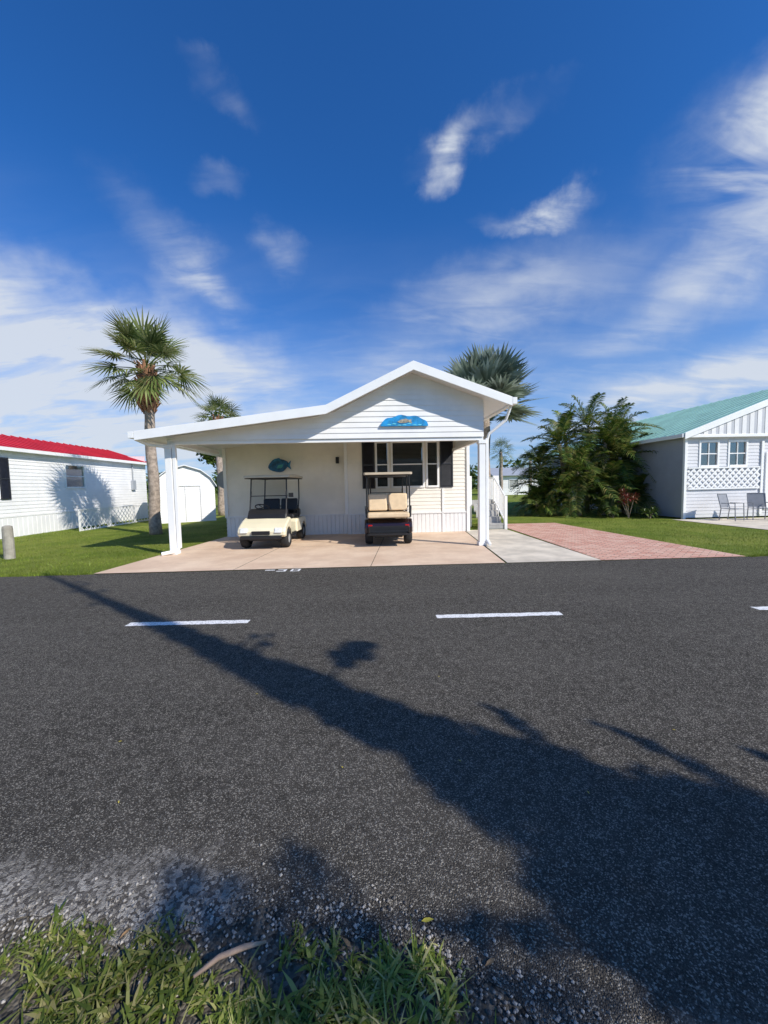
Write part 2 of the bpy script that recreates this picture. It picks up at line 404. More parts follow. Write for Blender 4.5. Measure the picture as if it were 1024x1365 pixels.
# ------------------------------------------------------------ siding
def boards(mb,tf,intf,z0,z1,pitch=.115,lean=.014,holes=(),mi=0):
    z=z0
    while z<z1-1e-4:
        zt=min(z+pitch,z1); a0,b0=intf(z);a1,b1=intf(zt); mid=(z+zt)/2
        segs=[(a0,b0,a1,b1)]
        for (ha,hb,hz0,hz1) in holes:
            if hz0<mid<hz1:
                ns=[]
                for (p,q,r,s) in segs:
                    if hb<=p or ha>=q: ns.append((p,q,r,s)); continue
                    if ha>p: ns.append((p,ha,r,ha))
                    if hb<q: ns.append((hb,q,hb,s))
                segs=ns
        for (p,q,r,s) in segs:
            if q-p<.01: continue
            mb.add([tf(p,lean,z),tf(q,lean,z),tf(s,0,zt),tf(r,0,zt),tf(p,0,z),tf(q,0,z)],[(0,1,2,3),(4,5,1,0)],mi)
        z=zt
def window(parent,tf,a,b,z0,z1,split='h',blinds=True,name='window',trim=.06,bm='blind'):
    w=empty(name,parent)
    def bx(mb,s0,s1,o0,o1,za,zb,mi=0):
        vs=[tf(s,o,z) for z in (za,zb) for (s,o) in ((s0,o0),(s1,o0),(s1,o1),(s0,o1))]
        mb.add(vs,[(0,3,2,1),(4,5,6,7),(0,1,5,4),(1,2,6,5),(2,3,7,6),(3,0,4,7)],mi)
    mb=MB(); t=trim
    bx(mb,a-t,a,-.05,.035,z0-t,z1+t);bx(mb,b,b+t,-.05,.035,z0-t,z1+t)
    bx(mb,a,b,-.05,.034,z1,z1+t);bx(mb,a,b,-.05,.045,z0-t,z0)
    if split in('h','g'): bx(mb,a,b,-.03,.015,(z0+z1)/2-.018,(z0+z1)/2+.018)
    if split in ('v','g'): bx(mb,(a+b)/2-.015,(a+b)/2+.015,-.028,.013,z0,z1)
    mb.obj('frame',M['trim'],w,bevel=.004)
    mb=MB(); bx(mb,a,b,-.022,-.018,z0,z1); mb.obj('pane',M['glass'],w)
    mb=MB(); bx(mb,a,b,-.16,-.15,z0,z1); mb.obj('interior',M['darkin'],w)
    if blinds:
        mb=MB(); z=z0+.03
        while z<z1:
            mb.add([tf(a+.02,-.07,z),tf(b-.02,-.07,z),tf(b-.02,-.045,z+.028),tf(a+.02,-.045,z+.028)],[(0,1,2,3)]); z+=.04
        mb.obj('blind',M[bm],w)
    return w
def louvre(parent,tf,a,b,z0,z1):
    mb=MB()
    def bx(s0,s1,o0,o1,za,zb):
        vs=[tf(s,o,z) for z in (za,zb) for (s,o) in ((s0,o0),(s1,o0),(s1,o1),(s0,o1))]
        mb.add(vs,[(0,3,2,1),(4,5,6,7),(0,1,5,4),(1,2,6,5),(2,3,7,6),(3,0,4,7)])
    bx(a,a+.045,.0,.045,z0,z1);bx(b-.045,b,.0,.045,z0,z1)
    for zc in (z0,(z0+z1)/2-.03,z1-.05): bx(a+.045,b-.045,.0,.043,zc,zc+.05)
    z=z0+.06
    while z<z1-.06:
        mb.add([tf(a+.04,.038,z),tf(b-.04,.038,z),tf(b-.04,.018,z+.035),tf(a+.04,.018,z+.035)],[(0,1,2,3)]); z+=.035
    bx(a+.04,b-.04,0.0,.014,z0+.02,z1-.02)
    mb.obj('shutter',M['shutter'],parent)
def vskirt(mb,tf,a,b,z0,z1,pitch=.13,mi=0):
    s=a
    while s<b-.001:
        e=min(s+pitch,b)
        pr=[(s,0),(s+.012,.018),(e-.012,.018),(e,0)]
        for i in range(3):
            mb.add([tf(pr[i][0],pr[i][1],z0),tf(pr[i+1][0],pr[i+1][1],z0),tf(pr[i+1][0],pr[i+1][1],z1),tf(pr[i][0],pr[i][1],z1)],[(0,1,2,3)],mi)
        s=e
# ------------------------------------------------------------ main house
H=thing('carport_house','white vinyl-sided park home with gabled carport over the driveway','house',(0,9.165,0),3.0)
RP=[(-5.42,2.78),(-1.27,3.30),(.70,4.25),(2.95,3.44)]
def lx(z):
    z+=.12
    if z<RP[1][1]: return max(-4.95,RP[0][0]+(z-RP[0][1])/(RP[1][1]-RP[0][1])*(RP[1][0]-RP[0][0]))
    return RP[1][0]+(z-RP[1][1])/(RP[2][1]-RP[1][1])*(RP[2][0]-RP[1][0])
def rx(z,lim=2.42):
    z+=.12
    return min(lim,RP[2][0]+(RP[2][1]-z)/(RP[2][1]-RP[3][1])*(RP[3][0]-RP[2][0]))
tfF=lambda s,o,z:(s,-o,z)
mb=MB(); boards(mb,tfF,lambda z:(lx(z),rx(z)),2.64,4.12,.125)
mb.obj('gable_siding',M['whitesid'],H)
mb=MB(); boards(mb,lambda s,o,z:(2.42+o,s,z),lambda z:(0,3.0),2.64,3.5,.125)
mb.box(-4.95,2.42,.02,.12,2.56,2.64);mb.box(-5.0,-4.9,.12,3.1,2.58,2.70)
mb.box(2.34,2.42,.12,2.95,2.56,2.64)
mb.obj('beam',M['trim'],H)
def roofslab(mb,P,y0,y1,t=.1,mt=0,mbm=1):
    n=len(P); vs=[]
    for y in (y0,y1):
        for (x,z) in P: vs.append((x,y,z))
        for (x,z) in P: vs.append((x,y,z-t))
    fs=[];ms=[]
    for i in range(n-1):
        fs.append((i,i+1,2*n+i+1,2*n+i)); ms.append(mt)
        fs.append((n+i+1,n+i,3*n+i,3*n+i+1)); ms.append(mbm)
        fs.append((n+i,n+i+1,i+1,i)); ms.append(mbm)
        fs.append((2*n+i,2*n+i+1,3*n+i+1,3*n+i)); ms.append(mbm)
    fs.append((0,2*n,3*n,n));ms.append(mbm); fs.append((n-1,2*n-1,4*n-1,3*n-1));ms.append(mbm)
    o=len(mb.v); mb.v+=vs
    for f,m in zip(fs,ms): mb.f.append(tuple(i+o for i in f)); mb.m.append(m)
mb=MB(); roofslab(mb,RP,-.42,11,.09)
mb.obj('roof',[M['roofwhite'],M['white']],H)
mb=MB()
PF=[(x,z+.03) for x,z in RP]
roofslab(mb,PF,-.45,-.422,.20,0,0)
mb.box(-5.55,-5.425,-.45,11,2.66,2.80); mb.box(2.955,3.06,-.45,11,3.31,3.46)
mb.obj('fascia',M['trim'],H,bevel=.006)
for (px,top) in ((-4.93,2.56),(2.38,2.56)):
    mb=MB(); mb.box(px-.075,px+.075,-.03,.12,.018,top); mb.box(px-.10,px+.10,-.055,.145,.018,.10); mb.box(px-.095,px+.095,-.05,.14,top-.09,top)
    mb.obj('post',M['trim'],H,bevel=.01)
mb=MB(); mb.box(-4.84,-4.76,-.02,.06,.16,2.58)
mb.tube([(-4.80,.02,.2),(-4.84,-.02,.10),(-5.12,-.18,.06)],.045,8)
mb.tube([(-5.48,-.3,2.66),(-5.3,-.1,2.55),(-4.85,.02,2.5)],.04,8)
mb.obj('downspout',M['trim'],H,bevel=.008)
mb=MB(); mb.box(2.47,2.54,-.02,.05,.12,2.6); mb.tube([(3.0,-.2,3.3),(2.92,-.1,3.0),(2.55,.0,2.7),(2.50,.02,2.5)],.035,8)
mb.tube([(2.5,.0,.15),(2.5,-.2,.06)],.045,8)
mb.obj('downspout',M['trim'],H,bevel=.008)
tfA=lambda s,o,z:(s,3.10-o,z)
tfB=lambda s,o,z:(s,2.95-o,z)
wins=[(-.03,.29),(.46,1.40),(1.56,1.86)]
holes=[(a,b,1.50,2.86) for a,b in wins]
mb=MB()
boards(mb,tfA,lambda z:(-4.77,-1.0),.66,3.2,.115)
boards(mb,tfB,lambda z:(-1.0,2.85),.66,3.3,.115,holes=holes)
boards(mb,lambda s,o,z:(-4.77-o,3.1+s,z),lambda z:(0,7.5),.0,2.78,.115)
boards(mb,lambda s,o,z:(2.85+o,2.95+s,z),lambda z:(0,7.5),.0,3.4,.115)
mb.add([(-1.0,2.95,.0),(-1.0,3.1,0),(-1.0,3.1,3.2),(-1.0,2.95,3.2)],[(0,1,2,3)])
mb.box(-4.77,2.85,10.4,10.5,0,2.78)
mb.obj('wall',M['siding'],H)
mb=MB(); vskirt(mb,tfA,-4.77,-1.0,.02,.62);vskirt(mb,tfB,-1.0,2.85,.02,.62)
mb.box(-4.80,-1.03,3.06,3.10,.62,.66); mb.box(-1.03,2.88,2.91,2.95,.62,.66)
mb.obj('skirting',M['white'],H)
for bb in ((-4.80,-4.70,3.05,3.15,.66,2.9),(-1.06,-.96,2.90,2.99,.66,3.2),(2.79,2.89,2.90,3.0,.02,3.35),(2.0,2.04,2.91,2.94,.02,1.4)):
    mb=MB(); mb.box(*bb); mb.obj('corner_trim',M['trim'],H,bevel=.005)
for (a,b) in wins: window(H,tfB,a,b,1.50,2.86,'h',True)
louvre(H,tfB,-.50,-.11,1.44,2.92); louvre(H,tfB,1.95,2.36,1.44,2.92)
mb=MB(); mb.box(-1.32,-1.22,3.0,3.08,2.25,2.45); mb.obj('porch_light',M['black'],H,bevel=.01)
st=empty('porch_stairs',H)
mb=MB(); SX=.42
for i in range(4):
    mb.box(2.95+SX,3.72+SX,3.3+.27*i,3.3+.27*(i+1)+.02,.2*i+.15,.2*i+.2); mb.box(2.95+SX,3.72+SX,3.56+.27*i,3.59+.27*i,.2*i+.2,.2*i+.35)
mb.box(2.95+SX,3.72+SX,3.31,3.34,.02,.15)
mb.box(2.9,3.95+SX,4.4,6.4,.78,.84)
mb.obj('steps',M['step'],st)
mb=MB()
def rail(p0,p1,n,base0,base1,h=.9):
    p0=Vector(p0);p1=Vector(p1)
    for k in (0,1):
        p=p0.lerp(p1,k); b=base0 if k==0 else base1
        mb.box(p.x-.045,p.x+.045,p.y-.045,p.y+.045,0.0,b+h+.06)
    for hh in (.08,h):
        a=(p0.x,p0.y,base0+hh);c=(p1.x,p1.y,base1+hh); mb.tube([a,c],.028,6)
    for i in range(1,n):
        t=i/n;p=p0.lerp(p1,t);b=base0+(base1-base0)*t; mb.box(p.x-.014,p.x+.014,p.y-.014,p.y+.014,b+.08,b+h)
rail((3.78+SX,3.32,0),(3.78+SX,4.40,0),9,.15,.84);rail((3.91+SX,4.48,0),(3.91+SX,6.35,0),14,.84,.84);rail((2.90+SX,4.40,0),(2.93,4.40,0),4,.84,.84)
mb.obj('railing',M['trim'],st)
# ------------------------------------------------------------ signs
def fan_sign():
    R3=Matrix.Rotation(math.radians(3),4,'Z'); p=R3@Vector((.52,-.03,0))
    root=thing('gable_sign','blue half-round painted sea scene sign on the gable','sign',(p.x,9.165+p.y,2.90),3)
    mb=MB(); n=24; top=[]
    for k in range(n+1):
        t=math.pi*k/n; top.append((-.56*math.cos(t),(.25+.018*math.cos(9*t))*math.sin(t)**.9))
    vs=[(x,-.035,z) for x,z in top]+[(x,-.005,z) for x,z in top]
    m_=n+1
    fs=[tuple(range(m_)),tuple(range(2*m_-1,m_-1,-1))]+[(i,i+1,m_+i+1,m_+i) for i in range(n)]+[(n,0,m_,2*m_-1)]
    mb.add(vs,fs); mb.obj('board',simple('sea_blue_paint',(.01,.27,.60),.5,.4,6),root)
    mb=MB()
    for i in range(7):
        x0=-.42+i*.12; zc=.03+.02*math.sin(i*2)
        mb.add([(x0,-.04,zc),(x0+.09,-.04,zc-.01),(x0+.11,-.04,zc+.015),(x0+.05,-.04,zc+.028)],[(0,1,2,3)])
    mb.obj('wave',simple('pale_wave_paint',(.12,.55,.72),.5,.2,9),root)
    mb=MB(); pr=[(-.17,.10),(-.08,.15),(.03,.17),(.12,.14),(.17,.17),(.16,.11),(.18,.06),(.1,.09),(0,.07),(-.1,.07)]
    mb.add([(x,-.044,z) for x,z in pr],[tuple(range(len(pr)))]); mb.obj('fish',simple('coral_fish_paint',(.40,.36,.28),.5,.5,14),root)
fan_sign()
def plaque():
    R3=Matrix.Rotation(math.radians(3),4,'Z'); p=R3@Vector((-3.1,3.06,0))
    root=thing('fish_plaque','blue fish-shaped metal wall plaque on the carport wall','wall art',(p.x,9.165+p.y,2.22),3)
    mb=MB(); pr=[]
    for k in range(20):
        t=2*math.pi*k/20; pr.append((.29*math.cos(t)+.03*math.sin(3*t),.20*math.sin(t)))
    n=len(pr); mb.add([(x,-.05,z) for x,z in pr]+[(x*1.05,-.01,z*1.05) for x,z in pr],[tuple(range(n))]+[(i,(i+1)%n,n+(i+1)%n,n+i) for i in range(n)])
    mb.obj('body',simple('blue_plaque',(.012,.12,.26),.4,.6,9),root)
    mb=MB(); mb.add([(.22,-.03,0),(.40,-.03,.15),(.36,-.03,0),(.40,-.03,-.14)],[(0,1,2,3)]);mb.add([(-.15,-.055,.12),(.1,-.055,.13),(.05,-.055,.23),(-.1,-.055,.2)],[(0,1,2,3)])
    mb.obj('fin',simple('sea_blue',(.02,.20,.38),.4,.4,9),root)
    mb=MB(); mb.add([(-.05,-.054,-.1),(.12,-.054,-.08),(.15,-.054,.03),(.0,-.054,.0)],[(0,1,2,3)]); mb.obj('belly',simple('green_fish_paint',(.06,.34,.32),.5,.3,9),root)
plaque()
# ------------------------------------------------------------ golf carts
def arc(cy,cz,r,a0,a1,n=8):
    return [(cy+r*math.cos(math.radians(a0+(a1-a0)*i/n)),cz+r*math.sin(math.radians(a0+(a1-a0)*i/n))) for i in range(n+1)]
def golf_cart(label,loc,rz,body,seat,roofm,rear,group='golf carts parked under the carport'):
    c=thing('golf_cart',label,'golf cart',loc,rz,group)
    fa,ra=-.82,.80
    mb=MB()
    prof=[(-1.12,.30),(-1.19,.35),(-1.20,.44),(-1.14,.53),(-.98,.62),(-.78,.71),(-.62,.76),(-.58,.74),(-.57,.32)]+arc(fa,.25,.28,12,168)
    xs=[(-.59,.90),(-.55,.985),(-.40,1.0),(0,1.03),(.40,1.0),(.55,.985),(.59,.90)]
    mb.prism_x(prof,xs)
    prof2=[(-.02,.30),(-.02,.58),(.05,.66),(.95,.66),(1.10,.58),(1.16,.46),(1.16,.34)]+arc(ra,.25,.28,10,170)
    mb.prism_x(prof2,[(-.60,.94),(-.56,1),(0,1),(.56,1),(.60,.94)])
    o=mb.obj('body',body,c,bevel=.02)
    mb=MB(); mb.box(-.55,.55,-.62,.02,.24,.30); mb.box(-.35,.35,-1.05,1.1,.20,.27); mb.box(-.5,.5,-1.25,-1.17,.26,.34); 
    mb.box(-.5,.5,1.14,1.22,.28,.38)
    for s in (-1,1):
        mb.box(s*.55-.03,s*.55+.03,-.55,.0,.24,.33)
        mb.cyl((s*.3,fa,.23),(s*.5,fa,.23),.03);mb.cyl((s*.3,ra,.23),(s*.5,ra,.23),.035)
    mb.obj('chassis',M['black'],c,bevel=.01)
    mb=MB(); mb.prism_x([(-.74,.725),(-.68,.84),(-.60,.94),(-.50,.97),(-.46,.80),(-.56,.68)],[(-.5,.9),(-.46,1),(.46,1),(.5,.9)]); mb.obj('dashboard',M['black'],c,bevel=.015)
    for y in (fa,ra):
        for s in (-1,1):
            wx=s*.50
            wh=empty('wheel',c,(wx,y,.235))
            mb=MB(); W=.10
            mb.lathe([(-W,.13),(-W,.19),(-W*.8,.222),(-W*.4,.23),(0,.232),(W*.4,.23),(W*.8,.222),(W,.19),(W,.13)],(0,0,0)); mb.obj('tyre',M['rubber'],wh,smooth=True)
            mb=MB(); mb.lathe([(-W*.7*s,.02),(W*.9*s,.13),(W*.75*s,.12),(W*.55*s,.06),(W*.8*s,.03),(W*.8*s,.001)],(0,0,0),24); mb.obj('rim',M['rim'],wh,smooth=True)
    mb=MB(); mb.box(-.50,.50,.02,.50,.66,.78); mb.obj('seat',seat,c,bevel=.04,bseg=4)
    for s in (-1,1):
        mb=MB()
        x0,x1=(.02,.49) if s>0 else (-.49,-.02)
        mb.add([(x0,.48,.86),(x1,.48,.86),(x1,.58,.86),(x0,.58,.86),(x0,.56,1.20),(x1,.56,1.20),(x1,.65,1.20),(x0,.65,1.20)],[(0,3,2,1),(4,5,6,7),(0,1,5,4),(1,2,6,5),(2,3,7,6),(3,0,4,7)])
        mb.obj('backrest',seat,c,bevel=.04,bseg=4)
    mb=MB()
    for s in (-1,1):
        mb.tube([(s*.50,.60,.62),(s*.50,.60,.95),(s*.50,.72,1.2),(s*.49,.80,1.78)],.018,8)
        mb.tube([(s*.47,-.62,.80),(s*.47,-.50,1.25),(s*.46,-.42,1.78)],.018,8)
        mb.tube([(s*.50,.05,.78),(s*.55,.05,.92),(s*.55,.42,.94),(s*.50,.55,.90)],.015,6)
    mb.tube([(-.50,.61,.98),(.50,.61,.98)],.016,8)
    mb.obj('frame',M['black'],c)
    mb=MB()
    ys=[-.66,-.62,0,.9,.96] if not rear else [-.66,-.6,.2,1.25,1.3]
    mb.prism_x([(ys[0],1.77),(ys[1],1.83),(ys[2],1.86),(ys[3],1.83),(ys[4],1.77)],[(-.60,.95),(-.56,1),(0,1.01),(.56,1),(.60,.95)])
    mb.obj('canopy',roofm,c,bevel=.012)
    mb=MB(); mb.box(-.57,.57,ys[0]+.05,ys[4]-.05,1.745,1.765); mb.obj('canopy_rail',M['black'],c,bevel=.006)
    mb=MB()
    for (a,b) in (((-.46,-.60,.84),(-.455,-.47,1.42)),((.46,-.60,.84),(.455,-.47,1.42)),((-.46,-.60,.84),(.46,-.60,.84)),((-.455,-.48,1.30),(.455,-.48,1.30)),((-.455,-.41,1.74),(.455,-.41,1.74))): mb.tube([a,b],.012,6)
    mb.obj('windshield_frame',M['black'],c)
    mb=MB(); mb.add([(-.45,-.6,.85),(.45,-.6,.85),(.445,-.42,1.74),(-.445,-.42,1.74)],[(0,1,2,3)]); mb.obj('windshield',M['glass'],c)
    mb=MB(); cy=Vector((-.24,-.30,1.0)); ax=Vector((0,.45,.9)).normalized(); u=Vector((1,0,0)); v=ax.cross(u)
    ring=[cy+(u*math.cos(t)+v*math.sin(t))*.18 for t in [2*math.pi*k/20 for k in range(21)]]
    mb.tube(ring,.015,6); mb.tube([cy,cy-ax*.05,(-.24,-.55,.62)],.02,8)
    for k in (0,7,14): mb.tube([cy,ring[k]],.01,5)
    mb.obj('steering_wheel',M['black'],c)
    for s in (-1,1):
        mb=MB(); mb.prism_x([(-1.205,.41),(-1.15,.525),(-1.18,.54),(-1.23,.42)],[(s*.42-.085,1),(s*.42+.085,1)]); mb.obj('headlight',M['lens'],c,bevel=.005)
        mb=MB(); mb.box(s*.46-.05,s*.46+.05,1.14,1.175,.46,.53); mb.obj('tail_light',M['redlens'],c,bevel=.005)
    mb=MB(); mb.box(-.22,.22,-1.245,-1.19,.37,.46); mb.obj('front_grille',M['black'],c,bevel=.01)
    if rear:
        mb=MB(); mb.box(-.52,.52,.80,1.26,.70,.83); mb.obj('rear_seat',seat,c,bevel=.04,bseg=4)
        for s in (-1,1):
            mb=MB(); x0,x1=(.015,.50) if s>0 else (-.50,-.015)
            mb.add([(x0,.72,.86),(x1,.72,.86),(x1,.84,.86),(x0,.84,.86),(x0,.66,1.30),(x1,.66,1.30),(x1,.77,1.30),(x0,.77,1.30)],[(0,3,2,1),(4,5,6,7),(0,1,5,4),(1,2,6,5),(2,3,7,6),(3,0,4,7)])
            mb.obj('rear_backrest',seat,c,bevel=.04,bseg=4)
        mb=MB(); mb.box(-.52,.52,1.15,1.50,.30,.34); mb.box(-.50,.50,1.165,1.20,.34,.50)
        for s in (-1,1):
            mb.tube([(s*.48,1.2,.34),(s*.48,1.48,.36),(s*.48,1.50,.5)],.018,6); mb.tube([(s*.55,.75,.72),(s*.57,.80,.98),(s*.57,1.12,.98),(s*.55,1.2,.72)],.018,6)
            mb.tube([(s*.53,1.18,.70),(s*.53,1.2,1.3),(s*.52,1.2,1.76)],.02,6)
        mb.obj('rear_footrest',M['black'],c,bevel=.01)
    else:
        mb=MB(); mb.box(-.42,.42,.72,1.12,.66,.70); mb.box(-.42,.42,1.08,1.12,.70,.88);mb.box(-.44,-.40,.70,1.12,.70,.85);mb.box(.40,.44,.70,1.12,.70,.85)
        mb.obj('bag_well',M['black'],c,bevel=.01)
        mb=MB(); mb.tube([(.47,-.5,1.3),(.56,-.55,1.32)],.008,6); mb.box(.54,.66,-.57,-.54,1.26,1.37); mb.obj('mirror',M['black'],c,bevel=.01)
    return c
golf_cart('cream golf cart with black seats and cream canopy, facing out',(-2.98,10.50,.018),-1,M['cream'],M['blackseat'],M['creamroof'],False)
golf_cart('dark maroon golf cart with tan rear bench, seen from behind',(.09,10.72,.018),181,M['blackpaint'],M['tanseat'],M['tanroof'],True)
# ------------------------------------------------------------ left house
LH=thing('red_roof_home','long white manufactured home with red metal roof and shutters','house',(-12.95,13.0,0),3.5)
tfL=lambda s,o,z:(o,s,z)
HL=9.0
mb=MB(); boards(mb,tfL,lambda z:(-6,HL),.72,3.08,.13,holes=[(3.0,4.05,1.75,2.65),(-1.1,-.05,1.4,2.7)])
boards(mb,lambda s,o,z:(s,HL+o,z),lambda z:(-4.2,0),.72,3.5,.13); boards(mb,lambda s,o,z:(s,-6-o,z),lambda z:(-4.2,0),.72,3.5,.13)
mb.obj('wall',M['whitesid'],LH)
mb=MB(); vskirt(mb,tfL,-6,HL,0,.72,.2); mb.box(0,.03,-6,HL,.70,.76); mb.obj('skirting',M['white'],LH)
mb=MB(); roofslab(mb,[(.22,3.10),(-2.1,3.88),(-4.4,3.10)],-6.2,HL+.2,.06)
y=-6.1
while y<HL+.2:
    mb.tube([(.23,y,3.115),(-2.1,y,3.9)],.018,4); y+=.4
mb.obj('roof',[M['red'],M['red']],LH)
mb=MB(); mb.box(.0,.24,-6.2,HL+.2,2.98,3.05); mb.box(.225,.26,-6.2,HL+.2,2.98,3.10); mb.obj('eave_gutter',M['trim'],LH)
window(LH,tfL,3.0,4.05,1.75,2.65,'h',True,bm='blindlight');window(LH,tfL,-1.1,-.05,1.4,2.7,'h',True)
louvre(LH,tfL,.03,.40,1.32,2.76)
mb=MB(); mb.box(.0,.12,7.5,7.8,1.6,2.1); mb.tube([(.06,7.65,2.1),(.06,7.65,2.95)],.03,6); mb.obj('meter_box',M['lightgray'],LH)
LT=thing('lattice_screen','low white diagonal lattice panels along the home','lattice',(-11.9,15.0,0),3.5)
def lattice(mb,L,h,mapf,pitch=.13,w=.022):
    def clipdiag(s0,sgn):
        a=Vector((s0,0));b=Vector((s0+sgn*h,h)); lo,hi=0.,1.; d=b.x-a.x
        for lim,side in ((0,1),(L,-1)):
            t=(lim-a.x)/d
            if side*(d)>0: lo=max(lo,t)
            else: hi=min(hi,t)
        if hi-lo<.02: return
        p=a.lerp(b,lo);q=a.lerp(b,hi); off=.012 if sgn>0 else 0
        mb.add([mapf(p.x-w,off,p.y),mapf(p.x+w,off,p.y),mapf(q.x+w,off,q.y),mapf(q.x-w,off,q.y)],[(0,1,2,3)])
    s=-h
    while s<L+h: clipdiag(s,1);clipdiag(s,-1); s+=pitch
mb=MB(); L=5.5; h=.82
lattice(mb,L,h,lambda s,o,z:(o,s,z),.26,.024)
for k in range(4): mb.box(-.02,.03,k*L/3-.03,k*L/3+.03,0,h+.04)
mb.box(-.02,.03,0,L,h,h+.04);mb.box(-.02,.03,0,L,0.0,.05)
mb.obj('lattice_panel',M['white'],LT)
SH=thing('garden_shed','white metal storage shed with rounded gambrel roof on the lawn','shed',(-12.2,20.3,0),-58)
mb=MB()
SP2=[(-.08,1.72),(.18,2.16),(.6,2.5),(1.3,2.72),(2.0,2.5),(2.42,2.16),(2.68,1.72)]
def gz(z):
    if z<=1.72: return (0,2.6)
    for i in range(3):
        (ya,za),(yb,zb)=SP2[i],SP2[i+1]
        if z<=zb:
            yy=max(0,ya+(yb-ya)*(z-za)/(zb-za))+.02; return (yy,2.6-yy)
    return (1.28,1.32)
boards(mb,lambda s,o,z:(s,-o,z),lambda z:(0,3.2),0,1.8,.16)
boards(mb,lambda s,o,z:(3.2+o,s,z),gz,0,2.66,.12)
boards(mb,lambda s,o,z:(-o,s,z),gz,0,2.66,.12)
mb.box(0,3.2,2.58,2.6,0,1.8)
mb.obj('wall',M['whitesid'],SH)
mb=MB(); n7=len(SP2)
vs=[(-.12,y,z) for y,z in SP2]+[(3.34,y,z) for y,z in SP2]+[(-.12,y,z-.05) for y,z in SP2]+[(3.34,y,z-.05) for y,z in SP2]
mb.add(vs,[(i,i+1,n7+i+1,n7+i) for i in range(n7-1)]+[(n7+i,n7+i+1,3*n7+i+1,3*n7+i) for i in range(n7-1)]+[(2*n7+i,3*n7+i,3*n7+i+1,2*n7+i+1) for i in range(n7-1)])
mb.obj('roof',M['roofwhite'],SH)
mb=MB(); mb.box(3.21,3.24,.62,.66,.05,1.75);mb.box(3.21,3.24,1.94,1.98,.05,1.75);mb.box(3.21,3.24,.66,1.94,1.71,1.75);mb.box(3.21,3.235,1.29,1.31,.05,1.71); mb.obj('door',M['palegray'],SH)
mb=MB(); mb.tube([(0,0,0),(0,0,.70),(0,0,.76),(0,0,.78)],[.105,.10,.09,.04],14); o=mb.obj('wooden_bollard',M['wood']); o.location=(-8.75,8.9,0); tag(o,'short weathered round wooden post in the lawn','bollard')
SD=thing('satellite_dish','small gray satellite dish on a pole beside the house','satellite dish',(-5.55,13.6,0),20)
mb=MB(); mb.tube([(0,0,0),(0,0,1.75)],.025,8); mb.tube([(0,0,1.55),(.05,-.32,1.6)],.012,6); mb.box(.03,.07,-.36,-.30,1.57,1.63); mb.obj('pole',M['lightgray'],SD)
mb=MB(); vs=[(0,-.02,1.85)]; fs=[]
for j,r in enumerate((.1,.2,.29)):
    for k in range(20):
        t=2*math.pi*k/20; vs.append((r*math.cos(t),-.02-.9*r*r,1.85+r*1.1*math.sin(t)))
for k in range(20):
    fs.append((0,1+k,1+(k+1)%20))
    for j in range(2): fs.append((1+j*20+k,1+(j+1)*20+k,1+(j+1)*20+(k+1)%20,1+j*20+(k+1)%20))
mb.add(vs,fs); mb.obj('dish',M['lightgray'],SD,smooth=True)
# ------------------------------------------------------------ right house
RH=thing('teal_roof_home','blue-gray and white home with teal metal roof and striped gable','house',(11.55,14.8,0),2.5)
tfs=lambda s,o,z:(-o,s,z)
tff=lambda s,o,z:(s,-o,z)
mb=MB(); boards(mb,tfs,lambda z:(0,12),.05,3.25,.13)
mb.obj('side_wall',M['bluegray'],RH)
mb=MB(); hs=[(.60,1.26,2.05,2.92),(1.75,2.40,2.05,2.92),(5,6,1.8,2.9)]
boards(mb,tff,lambda z:(.0,11),.05,3.25,.13,holes=hs); mb.box(11,11.05,0,12,0,3.3);mb.box(0,11,11.95,12,0,3.3)
mb.obj('front_wall',M['palegray'],RH)
mb=MB(); z0=3.2; s=.25
e0=(-.22,3.25);rid=(5.5,5.40);e1=(11.2,3.25)
def rz2(x): return e0[1]+(rid[1]-e0[1])*(x-e0[0])/(rid[0]-e0[0]) if x<rid[0] else rid[1]+(e1[1]-rid[1])*(x-rid[0])/(e1[0]-rid[0])
k=0
while s<10.9:
    e=s+(.17 if k%2==0 else .13); mi=k%2; o=.18 if mi==0 else .172
    mb.add([(s,-o,z0),(e,-o,z0),(e,-o,rz2(e)-.1),(s,-o,rz2(s)-.1)],[(0,1,2,3)],mi); s=e;k+=1
mb.obj('striped_gable',[M['white'],M['stripegray']],RH)
mb=MB(); mb.box(-.02,11,-.20,-.005,3.10,3.20); mb.box(-.05,.05,-.05,.05,.0,3.1); 
mb.box(3.0,3.1,-.06,-.02,.1,2.95)
mb.box(-.30,-.23,-.2,12.3,3.10,3.24)
roofslab(mb,[(x,z+.02) for x,z in (e0,rid,e1)],-.24,-.20,.24,0,0)
mb.obj('trim',M['trim'],RH,bevel=.006)
mb=MB(); roofslab(mb,[e0,rid,e1],-.195,12.4,.07)
y=-.15
while y<12.4:
    mb.tube([(e0[0],y,e0[1]+.01),(rid[0],y,rid[1]+.01)],.02,4); y+=.42
mb.obj('roof',[M['teal'],M['white']],RH)
for (a,b) in ((.60,1.26),(1.75,2.40)): window(RH,tff,a,b,2.05,2.92,'g',True,trim=.07,bm='blindlight')
window(RH,tff,5,6,1.8,2.9,'h',True)
mb=MB(); lattice(mb,2.85,.75,lambda s,o,z:(.1+s,-.05-o,1.18+z),.24,.04); mb.box(.1,2.95,-.075,-.04,1.93,1.98); mb.box(.1,2.95,-.075,-.04,1.13,1.18)
mb.obj('lattice_panel',M['trim'],RH)
d=empty('door',RH); mb=MB(); mb.box(3.2,4.1,-.05,0,.3,2.5); mb.obj('door_leaf',M['trim'],d,bevel=.01); mb=MB(); mb.box(3.35,3.95,-.06,-.052,1.3,2.35); mb.obj('door_glass',M['darkin'],d)
RL=thing('porch_railing','white picket porch railing in front of the home','railing',(14.0,13.4,0),2.5)
mb=MB()
